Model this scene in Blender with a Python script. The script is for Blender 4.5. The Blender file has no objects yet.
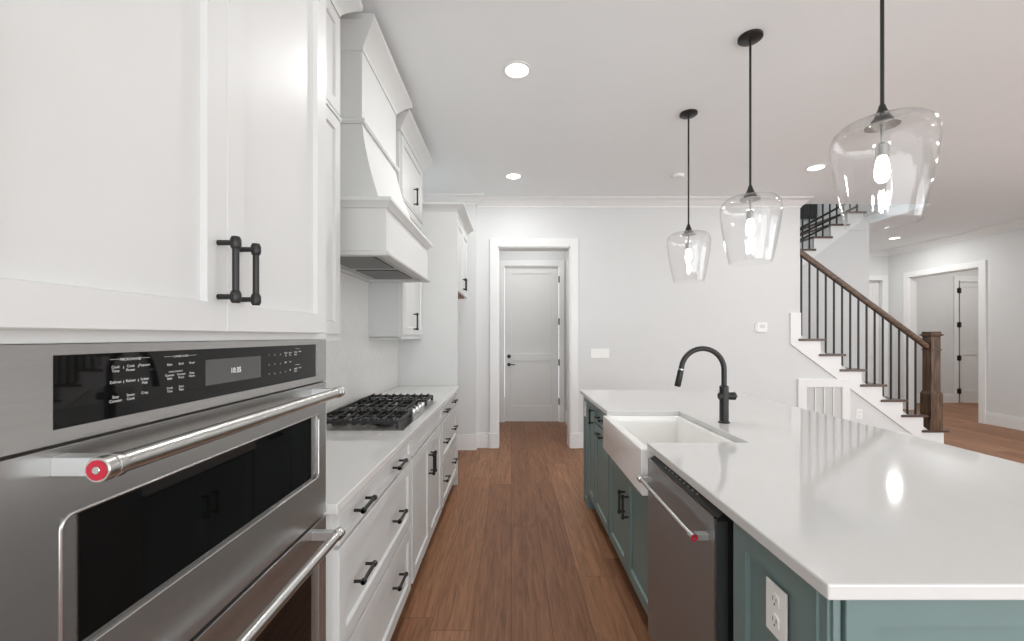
import bpy, bmesh, math, random
from mathutils import Vector, Matrix
random.seed(4)
PI = math.pi
SC = bpy.context.scene
COL = SC.collection

# ------------------------------------------------------------------ camera
F_PX, CX, CY, CAM_Z = 428.0, 511.5, 336.0, 1.37
cam_d = bpy.data.cameras.new('camera')
cam = bpy.data.objects.new('camera', cam_d); COL.objects.link(cam)
cam.location = (0, 0, CAM_Z); cam.rotation_euler = (PI/2, 0, 0)
cam_d.sensor_width = 36.0; cam_d.lens = 36.0*F_PX/1024.0
cam_d.shift_x = (512-CX)/1024.0
cam_d.shift_y = (CY-320.5)/1024.0
cam_d.clip_start = 0.02
SC.camera = cam

# ------------------------------------------------------------------ world, exposure
w = bpy.data.worlds.new('world'); SC.world = w; w.use_nodes = True
w.node_tree.nodes['Background'].inputs[0].default_value = (0.94, 0.97, 1.0, 1)
w.node_tree.nodes['Background'].inputs[1].default_value = 2.4
vs = SC.view_settings
vs.view_transform = 'Standard'; vs.look = 'None'; vs.gamma = 1; vs.use_curve_mapping = False
vs.exposure = -0.16
SC.cycles.max_bounces = 10; SC.cycles.diffuse_bounces = 6; SC.cycles.glossy_bounces = 4
SC.cycles.transparent_max_bounces = 16
SC.cycles.sample_clamp_indirect = 6.0
SC.cycles.use_denoising = True

def area(name, loc, rot, sx, sy, power, col=(1, 1, 1), shape='RECTANGLE', spread=PI):
    d = bpy.data.lights.new(name, 'AREA'); d.shape = shape; d.size = sx
    if shape == 'RECTANGLE': d.size_y = sy
    d.energy = power; d.color = col; d.spread = spread
    o = bpy.data.objects.new(name, d); COL.objects.link(o)
    o.location = loc; o.rotation_euler = rot
    return o
FILL_TINT = (0.95, 0.98, 1.0)
# added fill as if from unseen windows, rear and living side, tilted up
area('fill_rear', (2.2, -3.3, 1.2), (PI/2+.35, 0, 0), 6.5, 2.0, 120, FILL_TINT)
area('fill_side', (7.3, 0.3, 1.3), (PI/2+.5, 0, PI/2), 5.0, 2.2, 100, FILL_TINT)
area('fill_upper_stair', (4.4, 6.4, 5.4), (0, 0, 0), 1.4, 1.6, 26, FILL_TINT)  # added light inside the closed stairwell
area('hall_ceiling_light', (0.27, 6.1, 3.03), (0, 0, 0), 0.5, 0.5, 9, (1, .98, .96))
area('side_room_ceiling_light', (9.0, 7.4, 3.03), (0, 0, 0), 1.6, 1.6, 34, (1, .98, .96))

# ------------------------------------------------------------------ materials
def nt_mat(name):
    m = bpy.data.materials.new(name); m.use_nodes = True
    nt = m.node_tree; b = nt.nodes['Principled BSDF']
    return m, nt, b
def node(nt, t, **kw):
    n = nt.nodes.new(t)
    for k, v in kw.items():
        if k in n.inputs: n.inputs[k].default_value = v
        else: setattr(n, k, v)
    return n
def plain(name, col, rough=.5, metal=0.0, var=.03, scale=6.0, bump=0.0, bscale=120.0, spec=None, coat=0):
    m, nt, b = nt_mat(name)
    tc = node(nt, 'ShaderNodeTexCoord'); nz = node(nt, 'ShaderNodeTexNoise', Scale=scale, Detail=3.0)
    nt.links.new(tc.outputs['Object'], nz.inputs['Vector'])
    cr = node(nt, 'ShaderNodeValToRGB')
    lo = tuple(max(0, c*(1-var)) for c in col); hi = tuple(min(1, c*(1+var)) for c in col)
    cr.color_ramp.elements[0].color = (*lo, 1); cr.color_ramp.elements[0].position = .3
    cr.color_ramp.elements[1].color = (*hi, 1); cr.color_ramp.elements[1].position = .7
    nt.links.new(nz.outputs['Fac'], cr.inputs[0]); nt.links.new(cr.outputs[0], b.inputs['Base Color'])
    b.inputs['Roughness'].default_value = rough; b.inputs['Metallic'].default_value = metal
    if spec is not None: b.inputs['Specular IOR Level'].default_value = spec
    if coat: b.inputs['Coat Weight'].default_value = coat; b.inputs['Coat Roughness'].default_value = .05
    if bump:
        n2 = node(nt, 'ShaderNodeTexNoise', Scale=bscale, Detail=2.0)
        nt.links.new(tc.outputs['Object'], n2.inputs['Vector'])
        bp = node(nt, 'ShaderNodeBump', Strength=bump, Distance=.002)
        nt.links.new(n2.outputs['Fac'], bp.inputs['Height']); nt.links.new(bp.outputs[0], b.inputs['Normal'])
    return m
def emit(name, col, strength):
    m = bpy.data.materials.new(name); m.use_nodes = True; nt = m.node_tree
    nt.nodes.remove(nt.nodes['Principled BSDF'])
    e = node(nt, 'ShaderNodeEmission'); e.inputs[0].default_value = (*col, 1); e.inputs[1].default_value = strength
    nt.links.new(e.outputs[0], nt.nodes['Material Output'].inputs[0])
    return m
def brushed(name, col, rough, axis, metal=1.0):
    """brushed metal; axis = direction of the brush lines"""
    m, nt, b = nt_mat(name)
    tc = node(nt, 'ShaderNodeTexCoord'); mp = node(nt, 'ShaderNodeMapping')
    s = [1100, 1100, 1100]; s[axis] = 7
    mp.inputs['Scale'].default_value = s
    nz = node(nt, 'ShaderNodeTexNoise', Scale=1.0, Detail=3.0)
    nt.links.new(tc.outputs['Object'], mp.inputs[0]); nt.links.new(mp.outputs[0], nz.inputs['Vector'])
    cr = node(nt, 'ShaderNodeValToRGB')
    cr.color_ramp.elements[0].color = (*[c*.95 for c in col], 1); cr.color_ramp.elements[1].color = (*[min(1, c*1.04) for c in col], 1)
    cr.color_ramp.elements[0].position = .3; cr.color_ramp.elements[1].position = .7
    nt.links.new(nz.outputs['Fac'], cr.inputs[0]); nt.links.new(cr.outputs[0], b.inputs['Base Color'])
    bp = node(nt, 'ShaderNodeBump', Strength=.05, Distance=.0005)
    nt.links.new(nz.outputs['Fac'], bp.inputs['Height']); nt.links.new(bp.outputs[0], b.inputs['Normal'])
    b.inputs['Metallic'].default_value = metal; b.inputs['Roughness'].default_value = rough
    b.inputs['Anisotropic'].default_value = .6
    tg = node(nt, 'ShaderNodeTangent'); tg.direction_type = 'RADIAL'; tg.axis = 'Z'
    nt.links.new(tg.outputs[0], b.inputs['Tangent'])
    return m
M = {}
M['wall'] = plain('wall_paint', (.69, .70, .698), .75, var=.008, bump=.05, bscale=300)
M['ceiling'] = plain('ceiling_paint', (.87, .905, .92), .85, var=.006, bump=.04, bscale=250)
M['trim'] = plain('trim_white_paint', (.80, .805, .80), .38, var=.012)
M['cab'] = plain('white_cabinet_paint', (.63, .635, .625), .42, var=.012)
M['door'] = plain('white_door_paint', (.76, .76, .75), .4, var=.012)
M['teal'] = plain('teal_cabinet_paint', (.155, .225, .22), .38, var=.03)
M['black'] = plain('matt_black_metal', (.018, .018, .017), .38, metal=.3, var=.08)
M['grate'] = plain('cast_iron', (.014, .014, .014), .48, var=.15, bump=.3, bscale=500)
M['dark'] = plain('dark_gap', (.012, .012, .012), .6)
M['toe'] = plain('toe_kick_dark', (.05, .045, .04), .6)
M['steel'] = brushed('brushed_stainless_steel', (.43, .425, .415), .27, 1, .86)
M['coredark'] = plain('dishwasher_door_side', (.075, .08, .082), .35, metal=.5)
M['steel_side'] = brushed('brushed_stainless_upright', (.5, .49, .47), .3, 2)
M['dksteel'] = brushed('dark_stainless_steel', (.36, .36, .365), .38, 2, .8)
M['chrome'] = plain('polished_steel', (.56, .555, .54), .27, metal=1.0, var=.02)
M['bracket'] = plain('satin_bracket_steel', (.6, .62, .62), .3, metal=.8, var=.04)
M['red'] = plain('red_enamel', (.42, .008, .03), .25, var=.05)
M['blackglass'] = plain('black_oven_glass', (.004, .004, .004), .03, var=.1, spec=.27)
M['screen'] = plain('display_screen', (.07, .07, .066), .12, var=.1)
M['lettering'] = plain('white_lettering', (.75, .75, .73), .5)
M['digits'] = emit('lit_digits', (.95, 1, 1), 1.2)
M['porcelain'] = plain('white_fireclay', (.84, .835, .81), .1, var=.01)
M['plastic'] = plain('white_plastic', (.85, .85, .83), .3, var=.01)
M['slot'] = plain('outlet_slot', (.03, .03, .03), .5)
M['insert'] = plain('hood_insert_steel', (.5, .5, .49), .45, metal=.25, var=.03)
M['filter'] = plain('hood_filter_mesh', (.12, .115, .11), .4, metal=.6, var=.25, scale=200)
M['rawwood'] = plain('raw_underside_wood', (.34, .17, .11), .6, var=.15)
M['grille'] = plain('grille_grey', (.66, .66, .645), .6)  # even light grey of vent backing, slats and thermostat screen
M['lamp'] = emit('recessed_lamp', (1, .98, .94), 9)
M['bulb'] = emit('bulb_glow', (1, .97, .93), 42)
M['nickel'] = plain('brushed_nickel', (.35, .345, .33), .35, metal=1)
M['upperdark'] = plain('dark_doorway_shade', (.035, .035, .033), .5)

def glass_mat():
    m = bpy.data.materials.new('clear_blown_glass'); m.use_nodes = True; nt = m.node_tree
    nt.nodes.remove(nt.nodes['Principled BSDF'])
    tr = node(nt, 'ShaderNodeBsdfTransparent'); tr.inputs[0].default_value = (.995, .995, .995, 1)
    gl = node(nt, 'ShaderNodeBsdfGlossy'); gl.inputs['Roughness'].default_value = .04
    fr = node(nt, 'ShaderNodeLayerWeight', Blend=.5)
    tc = node(nt, 'ShaderNodeTexCoord'); mp = node(nt, 'ShaderNodeMapping'); mp.inputs['Scale'].default_value = (30, 30, 1.6)
    nz = node(nt, 'ShaderNodeTexNoise', Scale=1.0, Detail=1.5)
    bp = node(nt, 'ShaderNodeBump', Strength=.35, Distance=.01)
    nt.links.new(tc.outputs['Object'], mp.inputs[0]); nt.links.new(mp.outputs[0], nz.inputs['Vector'])
    nt.links.new(nz.outputs['Fac'], bp.inputs['Height'])
    nt.links.new(bp.outputs[0], gl.inputs['Normal']); nt.links.new(bp.outputs[0], fr.inputs['Normal'])
    mx = node(nt, 'ShaderNodeMixShader')
    pw = node(nt, 'ShaderNodeMath', operation='POWER'); pw.inputs[1].default_value = 4.0
    ad = node(nt, 'ShaderNodeMath', operation='MULTIPLY_ADD'); ad.inputs[1].default_value = .55; ad.inputs[2].default_value = .045
    nt.links.new(fr.outputs['Facing'], pw.inputs[0]); nt.links.new(pw.outputs[0], ad.inputs[0])
    nt.links.new(ad.outputs[0], mx.inputs[0]); nt.links.new(tr.outputs[0], mx.inputs[1]); nt.links.new(gl.outputs[0], mx.inputs[2])
    nt.links.new(mx.outputs[0], nt.nodes['Material Output'].inputs[0])
    return m
M['glass'] = glass_mat()

def quartz():
    m, nt, b = nt_mat('white_quartz')
    tc = node(nt, 'ShaderNodeTexCoord')
    nz = node(nt, 'ShaderNodeTexNoise', Scale=2.2, Detail=6.0, Distortion=1.6)
    nt.links.new(tc.outputs['Object'], nz.inputs['Vector'])
    cr = node(nt, 'ShaderNodeValToRGB'); e = cr.color_ramp.elements
    base = (.625, .622, .61)
    e[0].position = .44; e[0].color = (*base, 1); e[1].position = .56; e[1].color = (*base, 1)
    v = cr.color_ramp.elements.new(.5); v.color = (.617, .614, .603, 1)
    nt.links.new(nz.outputs['Fac'], cr.inputs[0]); nt.links.new(cr.outputs[0], b.inputs['Base Color'])
    b.inputs['Roughness'].default_value = .075
    return m
M['quartz'] = quartz()

def floor_mat():
    m, nt, b = nt_mat('oak_plank_floor')
    tc = node(nt, 'ShaderNodeTexCoord'); sp = node(nt, 'ShaderNodeSeparateXYZ'); cb = node(nt, 'ShaderNodeCombineXYZ')
    nt.links.new(tc.outputs['Object'], sp.inputs[0])
    # every row of planks gets its own lengthwise shift
    dv = node(nt, 'ShaderNodeMath', operation='DIVIDE'); dv.inputs[1].default_value = .19
    fl = node(nt, 'ShaderNodeMath', operation='FLOOR'); wn = node(nt, 'ShaderNodeTexWhiteNoise'); wn.noise_dimensions = '1D'
    sh = node(nt, 'ShaderNodeMath', operation='MULTIPLY_ADD'); sh.inputs[1].default_value = 2.1
    nt.links.new(sp.outputs['X'], dv.inputs[0]); nt.links.new(dv.outputs[0], fl.inputs[0]); nt.links.new(fl.outputs[0], wn.inputs['W'])
    nt.links.new(wn.outputs['Value'], sh.inputs[0]); nt.links.new(sp.outputs['Y'], sh.inputs[2])
    nt.links.new(sh.outputs[0], cb.inputs['X']); nt.links.new(sp.outputs['X'], cb.inputs['Y'])
    def brick(c1, c2, cm):
        br = node(nt, 'ShaderNodeTexBrick'); br.offset = 0; br.offset_frequency = 1
        br.inputs['Scale'].default_value = 1.0; br.inputs['Brick Width'].default_value = 2.15
        br.inputs['Row Height'].default_value = .19; br.inputs['Mortar Size'].default_value = .0012
        br.inputs['Mortar Smooth'].default_value = .2; br.inputs['Bias'].default_value = 0
        br.inputs['Color1'].default_value = c1; br.inputs['Color2'].default_value = c2; br.inputs['Mortar'].default_value = cm
        nt.links.new(cb.outputs[0], br.inputs['Vector']); return br
    br = brick((0, 0, 0, 1), (1, 1, 1, 1), (.5, .5, .5, 1))
    cr = node(nt, 'ShaderNodeValToRGB'); e = cr.color_ramp.elements
    e[0].position = 0; e[0].color = (.25, .112, .056, 1)
    e[1].position = 1; e[1].color = (.37, .185, .096, 1)
    n = cr.color_ramp.elements.new(.5); n.color = (.31, .145, .074, 1)
    nt.links.new(br.outputs['Color'], cr.inputs[0])
    # grain, shifted per plank
    mad = node(nt, 'ShaderNodeVectorMath', operation='MULTIPLY_ADD')
    mad.inputs[1].default_value = (1, 1, 1)
    sc = node(nt, 'ShaderNodeVectorMath', operation='SCALE'); sc.inputs['Scale'].default_value = 7.3
    nt.links.new(br.outputs['Color'], sc.inputs[0])
    nt.links.new(cb.outputs[0], mad.inputs[0]); nt.links.new(sc.outputs[0], mad.inputs[2])
    mp = node(nt, 'ShaderNodeMapping'); mp.inputs['Scale'].default_value = (3.0, 44, 1)
    nt.links.new(mad.outputs[0], mp.inputs[0])
    nz = node(nt, 'ShaderNodeTexNoise', Scale=1.0, Detail=7.0, Roughness=.62, Distortion=1.1)
    nt.links.new(mp.outputs[0], nz.inputs['Vector'])
    gr = node(nt, 'ShaderNodeValToRGB'); gr.color_ramp.elements[0].position = .33; gr.color_ramp.elements[0].color = (.42, .39, .37, 1)
    gr.color_ramp.elements[1].position = .68; gr.color_ramp.elements[1].color = (1.15, 1.15, 1.15, 1)
    nt.links.new(nz.outputs['Fac'], gr.inputs[0])
    mx = node(nt, 'ShaderNodeMixRGB', blend_type='MULTIPLY'); mx.inputs[0].default_value = .75
    nt.links.new(cr.outputs[0], mx.inputs[1]); nt.links.new(gr.outputs[0], mx.inputs[2])
    m2 = node(nt, 'ShaderNodeMixRGB', blend_type='MIX'); m2.inputs[2].default_value = (.05, .025, .015, 1)
    nt.links.new(br.outputs['Fac'], m2.inputs[0]); nt.links.new(mx.outputs[0], m2.inputs[1])
    nt.links.new(m2.outputs[0], b.inputs['Base Color'])
    b.inputs['Roughness'].default_value = .48; b.inputs['Specular IOR Level'].default_value = .3
    bp = node(nt, 'ShaderNodeBump', Strength=.15, Distance=.002)
    nt.links.new(nz.outputs['Fac'], bp.inputs['Height']); nt.links.new(bp.outputs[0], b.inputs['Normal'])
    return m
M['floor'] = floor_mat()

def oak(name, axis, c0=(.035, .018, .010), c1=(.17, .098, .055)):
    m, nt, b = nt_mat(name)
    tc = node(nt, 'ShaderNodeTexCoord'); mp = node(nt, 'ShaderNodeMapping')
    s = [34, 34, 34]; s[axis] = 3; mp.inputs['Scale'].default_value = s
    nz = node(nt, 'ShaderNodeTexNoise', Scale=1.0, Detail=6.0, Distortion=1.4)
    nt.links.new(tc.outputs['Object'], mp.inputs[0]); nt.links.new(mp.outputs[0], nz.inputs['Vector'])
    cr = node(nt, 'ShaderNodeValToRGB'); cr.color_ramp.elements[0].position = .35; cr.color_ramp.elements[1].position = .65
    cr.color_ramp.elements[0].color = (*c0, 1); cr.color_ramp.elements[1].color = (*c1, 1)
    nt.links.new(nz.outputs['Fac'], cr.inputs[0]); nt.links.new(cr.outputs[0], b.inputs['Base Color'])
    b.inputs['Roughness'].default_value = .35
    return m
M['oak_up'] = oak('stained_oak_upright', 2)
M['oak_along'] = oak('stained_oak_lengthwise', 0)
M['tread'] = oak('stained_oak_tread', 0, (.06, .035, .026), (.12, .075, .054))

def tile_mat():
    m, nt, b = nt_mat('marble_herringbone_tile')
    tc = node(nt, 'ShaderNodeTexCoord'); sp = node(nt, 'ShaderNodeSeparateXYZ'); cb = node(nt, 'ShaderNodeCombineXYZ')
    nt.links.new(tc.outputs['Object'], sp.inputs[0])
    # fold y so that the diagonal tiles meet in zigzag columns
    pp = node(nt, 'ShaderNodeMath', operation='PINGPONG'); pp.inputs[1].default_value = .11
    nt.links.new(sp.outputs['Y'], pp.inputs[0]); nt.links.new(pp.outputs[0], cb.inputs['X']); nt.links.new(sp.outputs['Z'], cb.inputs['Y'])
    mp = node(nt, 'ShaderNodeMapping'); mp.inputs['Rotation'].default_value = (0, 0, PI/4)
    nt.links.new(cb.outputs[0], mp.inputs[0])
    br = node(nt, 'ShaderNodeTexBrick'); br.inputs['Scale'].default_value = 1
    br.offset = 0
    br.inputs['Brick Width'].default_value = .4; br.inputs['Row Height'].default_value = .052; br.inputs['Mortar Size'].default_value = .0012
    br.inputs['Color1'].default_value = (.70, .69, .665, 1); br.inputs['Color2'].default_value = (.665, .655, .635, 1); br.inputs['Mortar'].default_value = (.58, .57, .55, 1)
    nt.links.new(mp.outputs[0], br.inputs['Vector'])
    nt.links.new(br.outputs['Color'], b.inputs['Base Color']); b.inputs['Roughness'].default_value = .3
    return m
M['tile'] = tile_mat()

# ------------------------------------------------------------------ mesh building
class Fr:
    """local frame: a along u, b along v, c along n (outwards)"""
    def __init__(s, o, u, v, n): s.o, s.u, s.v, s.n = Vector(o), Vector(u), Vector(v), Vector(n)
    def __call__(s, a, b, c): return s.o + s.u*a + s.v*b + s.n*c
def faceX(x):  return Fr((x, 0, 0), (0, 1, 0), (0, 0, 1), (1, 0, 0))     # front of the left bank, looks to +X
def faceXm(x): return Fr((x, 0, 0), (0, 1, 0), (0, 0, 1), (-1, 0, 0))    # aisle side of the island
def faceY(y):  return Fr((0, y, 0), (1, 0, 0), (0, 0, 1), (0, -1, 0))    # looks to the camera

class MB:
    def __init__(s): s.bm = bmesh.new()
    def hexa(s, p):
        v = [s.bm.verts.new(q) for q in p]
        for f in ((0, 1, 2, 3), (4, 5, 6, 7), (0, 1, 5, 4), (1, 2, 6, 5), (2, 3, 7, 6), (3, 0, 4, 7)):
            s.bm.faces.new([v[i] for i in f])
        return s
    def box(s, x0, x1, y0, y1, z0, z1):
        return s.hexa([(x0, y0, z0), (x1, y0, z0), (x1, y1, z0), (x0, y1, z0), (x0, y0, z1), (x1, y0, z1), (x1, y1, z1), (x0, y1, z1)])
    def fbox(s, F, a0, a1, b0, b1, c0, c1):
        return s.hexa([F(a0, b0, c0), F(a1, b0, c0), F(a1, b1, c0), F(a0, b1, c0), F(a0, b0, c1), F(a1, b0, c1), F(a1, b1, c1), F(a0, b1, c1)])
    def shaker(s, F, a0, a1, b0, b1, t=.02, rail=.057, depth=.010, slope=.005):
        """panel with a raised frame round a sunk field; one closed shell"""
        def ring(i, c): return [s.bm.verts.new(F(*q, c)) for q in ((a0+i, b0+i), (a1-i, b0+i), (a1-i, b1-i), (a0+i, b1-i))]
        rs = [ring(0, 0), ring(0, t-.0015), ring(.0015, t), ring(rail, t), ring(rail+slope, t-depth)]
        s.bm.faces.new(rs[0])
        for r0, r1 in zip(rs, rs[1:]):
            for i in range(4):
                s.bm.faces.new((r0[i], r0[(i+1) % 4], r1[(i+1) % 4], r1[i]))
        s.bm.faces.new(rs[-1]); return s
    def frame(s, F, a0, a1, b0, b1, i0, i1, j0, j1, c0, c1):
        """plate a0..a1 x b0..b1 with a hole i0..i1 x j0..j1, as one shell"""
        def ring(p, q, r, t, c): return [s.bm.verts.new(F(*k, c)) for k in ((p, r), (q, r), (q, t), (p, t))]
        R_ = [ring(a0, a1, b0, b1, c0), ring(a0, a1, b0, b1, c1), ring(i0, i1, j0, j1, c1), ring(i0, i1, j0, j1, c0)]
        for A, B in zip(R_, R_[1:]+R_[:1]):
            for i in range(4): s.bm.faces.new((A[i], A[(i+1) % 4], B[(i+1) % 4], B[i]))
        return s
    def prism(s, pts, axis, a, b):
        """polygon pts (2D) pushed along axis from a to b; 2D order = the other two axes in xyz order"""
        def P(q, t):
            q = list(q); q.insert(axis, t); return q
        v0 = [s.bm.verts.new(P(q, a)) for q in pts]; v1 = [s.bm.verts.new(P(q, b)) for q in pts]
        s.bm.faces.new(v0); s.bm.faces.new(v1); n = len(pts)
        for i in range(n): s.bm.faces.new((v0[i], v0[(i+1) % n], v1[(i+1) % n], v1[i]))
        return s
    def lathe(s, prof, o, axis=(0, 0, 1), seg=24, closed=False):
        """prof: (radius, distance along axis)"""
        ax = Vector(axis).normalized(); t = Vector((1, 0, 0)) if abs(ax.x) < .9 else Vector((0, 1, 0))
        e1 = ax.cross(t).normalized(); e2 = ax.cross(e1); o = Vector(o); rings = []
        for r, h in prof:
            if r < 1e-6: rings.append([s.bm.verts.new(o+ax*h)])
            else: rings.append([s.bm.verts.new(o+ax*h+(e1*math.cos(2*PI*k/seg)+e2*math.sin(2*PI*k/seg))*r) for k in range(seg)])
        prs = list(zip(rings, rings[1:]))
        if closed: prs.append((rings[-1], rings[0]))
        for A, B in prs:
            for k in range(seg):
                k2 = (k+1) % seg
                if len(A) == 1 and len(B) == 1: break
                if len(A) == 1: s.bm.faces.new((A[0], B[k2], B[k]))
                elif len(B) == 1: s.bm.faces.new((A[k], A[k2], B[0]))
                else: s.bm.faces.new((A[k], A[k2], B[k2], B[k]))
        if not closed:
            for R in (rings[0], rings[-1]):
                if len(R) > 1: s.bm.faces.new(R)
        return s
    def cyl(s, p0, p1, r, seg=16):
        p0, p1 = Vector(p0), Vector(p1); return s.lathe([(r, 0), (r, (p1-p0).length)], p0, p1-p0, seg)
    def bar(s, p0, p1, wd, up=(0, 0, 1), ht=None):
        """square bar between two points"""
        p0, p1 = Vector(p0), Vector(p1); d = (p1-p0).normalized(); sd = d.cross(Vector(up))
        if sd.length < 1e-4: sd = d.cross(Vector((1, 0, 0)))
        sd.normalize(); uu = sd.cross(d); h = (ht or wd)/2; k = wd/2
        q = [(-k, -h), (k, -h), (k, h), (-k, h)]
        return s.hexa([p0+sd*a+uu*b for a, b in q]+[p1+sd*a+uu*b for a, b in q])
    def tube(s, pts, r, seg=14):
        pts = [Vector(p) for p in pts]; rings = []; prev = None
        for i, p in enumerate(pts):
            d = (pts[min(i+1, len(pts)-1)]-pts[max(i-1, 0)]).normalized()
            if prev is None:
                t = Vector((0, 1, 0)) if abs(d.y) < .9 else Vector((1, 0, 0)); e = d.cross(t).normalized()
            else: e = (prev-d*prev.dot(d)).normalized()
            prev = e; f = d.cross(e); rr = r[i] if isinstance(r, (list, tuple)) else r
            rings.append([s.bm.verts.new(p+(e*math.cos(2*PI*k/seg)+f*math.sin(2*PI*k/seg))*rr) for k in range(seg)])
        for A, B in zip(rings, rings[1:]):
            for k in range(seg): s.bm.faces.new((A[k], A[(k+1) % seg], B[(k+1) % seg], B[k]))
        s.bm.faces.new(rings[0]); s.bm.faces.new(rings[-1]); return s
    def sweep(s, path, prof, z0):
        """profile (out, up) swept along a horizontal path whose outward side is on the right hand; mitred"""
        P = [Vector((p[0], p[1])) for p in path]; n = len(P); rings = []
        for i in range(n):
            ds = []
            if i > 0: ds.append((P[i]-P[i-1]).normalized())
            if i < n-1: ds.append((P[i+1]-P[i]).normalized())
            ns = [Vector((d.y, -d.x)) for d in ds]
            if len(ns) == 2:
                m = (ns[0]+ns[1]).normalized(); m = m/max(.2, m.dot(ns[0]))
            else: m = ns[0]
            rings.append([s.bm.verts.new((P[i].x+m.x*o, P[i].y+m.y*o, z0+u)) for o, u in prof])
        k = len(prof)
        for A, B in zip(rings, rings[1:]):
            for j in range(k): s.bm.faces.new((A[j], A[(j+1) % k], B[(j+1) % k], B[j]))
        s.bm.faces.new(rings[0]); s.bm.faces.new(rings[-1]); return s
    def build(s, name, mat, parent=None, bevel=0.0, smooth=False, kind=None, auto=True):
        bm = s.bm
        bmesh.ops.recalc_face_normals(bm, faces=bm.faces[:])
        if parent is None:
            xs = [v.co.x for v in bm.verts]; ys = [v.co.y for v in bm.verts]; zs = [v.co.z for v in bm.verts]
            off = Vector(((min(xs)+max(xs))/2, (min(ys)+max(ys))/2, min(zs)))
            if kind == 'structure': off = Vector((0, 0, 0))
        else:
            off = Vector((0, 0, 0)); p = parent
            while p is not None: off += p.location; p = p.parent
        for v in bm.verts: v.co -= off
        me = bpy.data.meshes.new(name); bm.to_mesh(me); bm.free()
        if smooth:
            for p in me.polygons: p.use_smooth = True
            try: me.set_sharp_from_angle(angle=math.radians(38))
            except Exception: pass
        me.materials.append(M[mat])
        o = bpy.data.objects.new(name, me); COL.objects.link(o)
        if parent is None: o.location = off
        else: o.parent = parent
        if bevel:
            b = o.modifiers.new('bevel', 'BEVEL'); b.width = bevel; b.segments = 2; b.limit_method = 'ANGLE'
            b.harden_normals = False
        if kind: o['kind'] = kind
        return o
def thing(name, label, cat, loc, group=None):
    o = bpy.data.objects.new(name, None); COL.objects.link(o); o.location = loc
    o.empty_display_size = .1
    o['label'] = label; o['category'] = cat
    if group: o['group'] = group
    return o
def tag(o, label, cat, group=None):
    o['label'] = label; o['category'] = cat
    if group: o['group'] = group
    return o
def struct(name, mb, mat, parent=None, bevel=0.0): return mb.build(name, mat, parent, bevel, kind='structure')

def text_mesh(mb, body, size, F, a, b, c, align='LEFT'):
    """flat lettering on a frame at (a, b), raised by c"""
    cu = bpy.data.curves.new('t', 'FONT'); cu.body = body; cu.size = size; cu.align_x = align; cu.resolution_u = 2
    ob = bpy.data.objects.new('t', cu); COL.objects.link(ob)
    me = bpy.data.meshes.new_from_object(ob.evaluated_get(bpy.context.evaluated_depsgraph_get()))
    vs_ = [mb.bm.verts.new(F(a+v.co.x, b+v.co.y, c)) for v in me.vertices]
    for p in me.polygons:
        try: mb.bm.faces.new([vs_[i] for i in p.vertices])
        except ValueError: pass
    bpy.data.objects.remove(ob); bpy.data.curves.remove(cu); bpy.data.meshes.remove(me)

H = 3.048            # ceiling
YB = 5.245           # back wall
XL = -1.05           # left wall
XR = 7.4             # right wall
YF = 8.4             # far wall of the stair hall
# ------------------------------------------------------------------ the setting
struct('floor', MB().box(XL-.1, 11.2, -3.4, 9.6, -.06, 0), 'floor')
c = MB()
c.box(XL-.1, XR+.1, -3.4, 5.44, H, H+.12).box(XL-.1, 3.535, 5.44, 9.0, H, H+.12).box(5.35, XR+.1, 5.44, 9.0, H, H+.12)
c.box(3.535, 5.35, 7.5, 9.0, H, H+.12).box(XR+.1, 11.2, 5.0, 9.6, H, H+.12)
struct('ceiling', c, 'ceiling')
s = MB().box(3.4, 3.535, 5.3, 7.64, H+.12, 5.6).box(5.35, 5.5, 5.3, 7.64, H+.12, 5.6).box(3.535, 5.35, 5.3, 5.44, H+.12, 5.6).box(3.535, 5.35, 7.5, 7.64, H, 5.6)
struct('wall_stairwell_upper', s, 'wall')
struct('ceiling_stairwell', MB().box(3.4, 5.5, 5.3, 7.64, 5.6, 5.7), 'ceiling')
struct('wall_left', MB().box(XL-.12, XL, -3.4, YB+.1, 0, H), 'wall')
DX0, DX1, DZ = -.165, .717, 2.46
b = MB().box(XL-.1, DX0, YB, YB+.195, 0, H).box(DX1, 3.535, YB, YB+.195, 0, H).box(DX0, DX1, YB, YB+.195, DZ, H)
struct('wall_back', b, 'wall')
struct('wall_stub_left', MB().box(XL, -.43, 5.144, YB, 0, H), 'wall')
# wall below the first stair flight
struct('wall_under_stairs', MB().prism([(3.535, 0), (5.262, 0), (5.262, .10), (3.535, 1.39)], 1, YB, YB+.1), 'wall')
# hall behind the cased opening
HY = 6.82; HD0, HD1, HDZ = -.11, .757, 2.485
struct('wall_hall_back', MB().box(-.4, HD0-.01, HY, HY+.12, 0, H).box(HD1+.01, 1.0, HY, HY+.12, 0, H).box(HD0-.01, HD1+.01, HY, HY+.12, HDZ+.01, H), 'wall')
struct('wall_hall_left', MB().box(-.45, -.33, YB+.195, HY+.12, 0, H), 'wall')
struct('wall_hall_right', MB().box(.86, .98, YB+.195, HY+.12, 0, H), 'wall')
# wall under the second flight and its return
s = MB().prism([(3.2, 0), (5.35, 0), (5.35, H+.1), (5.2, H+.1), (4.43, 2.47), (3.2, 1.55)], 1, 6.4, 6.5)
struct('wall_under_upper_flight', s, 'wall')
struct('wall_stair_return', MB().box(5.25, 5.35, 6.5, YF, 0, H), 'wall')
struct('wall_stair_left', MB().box(2.2, 2.3, 5.44, 7.6, 0, H), 'wall')
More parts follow.
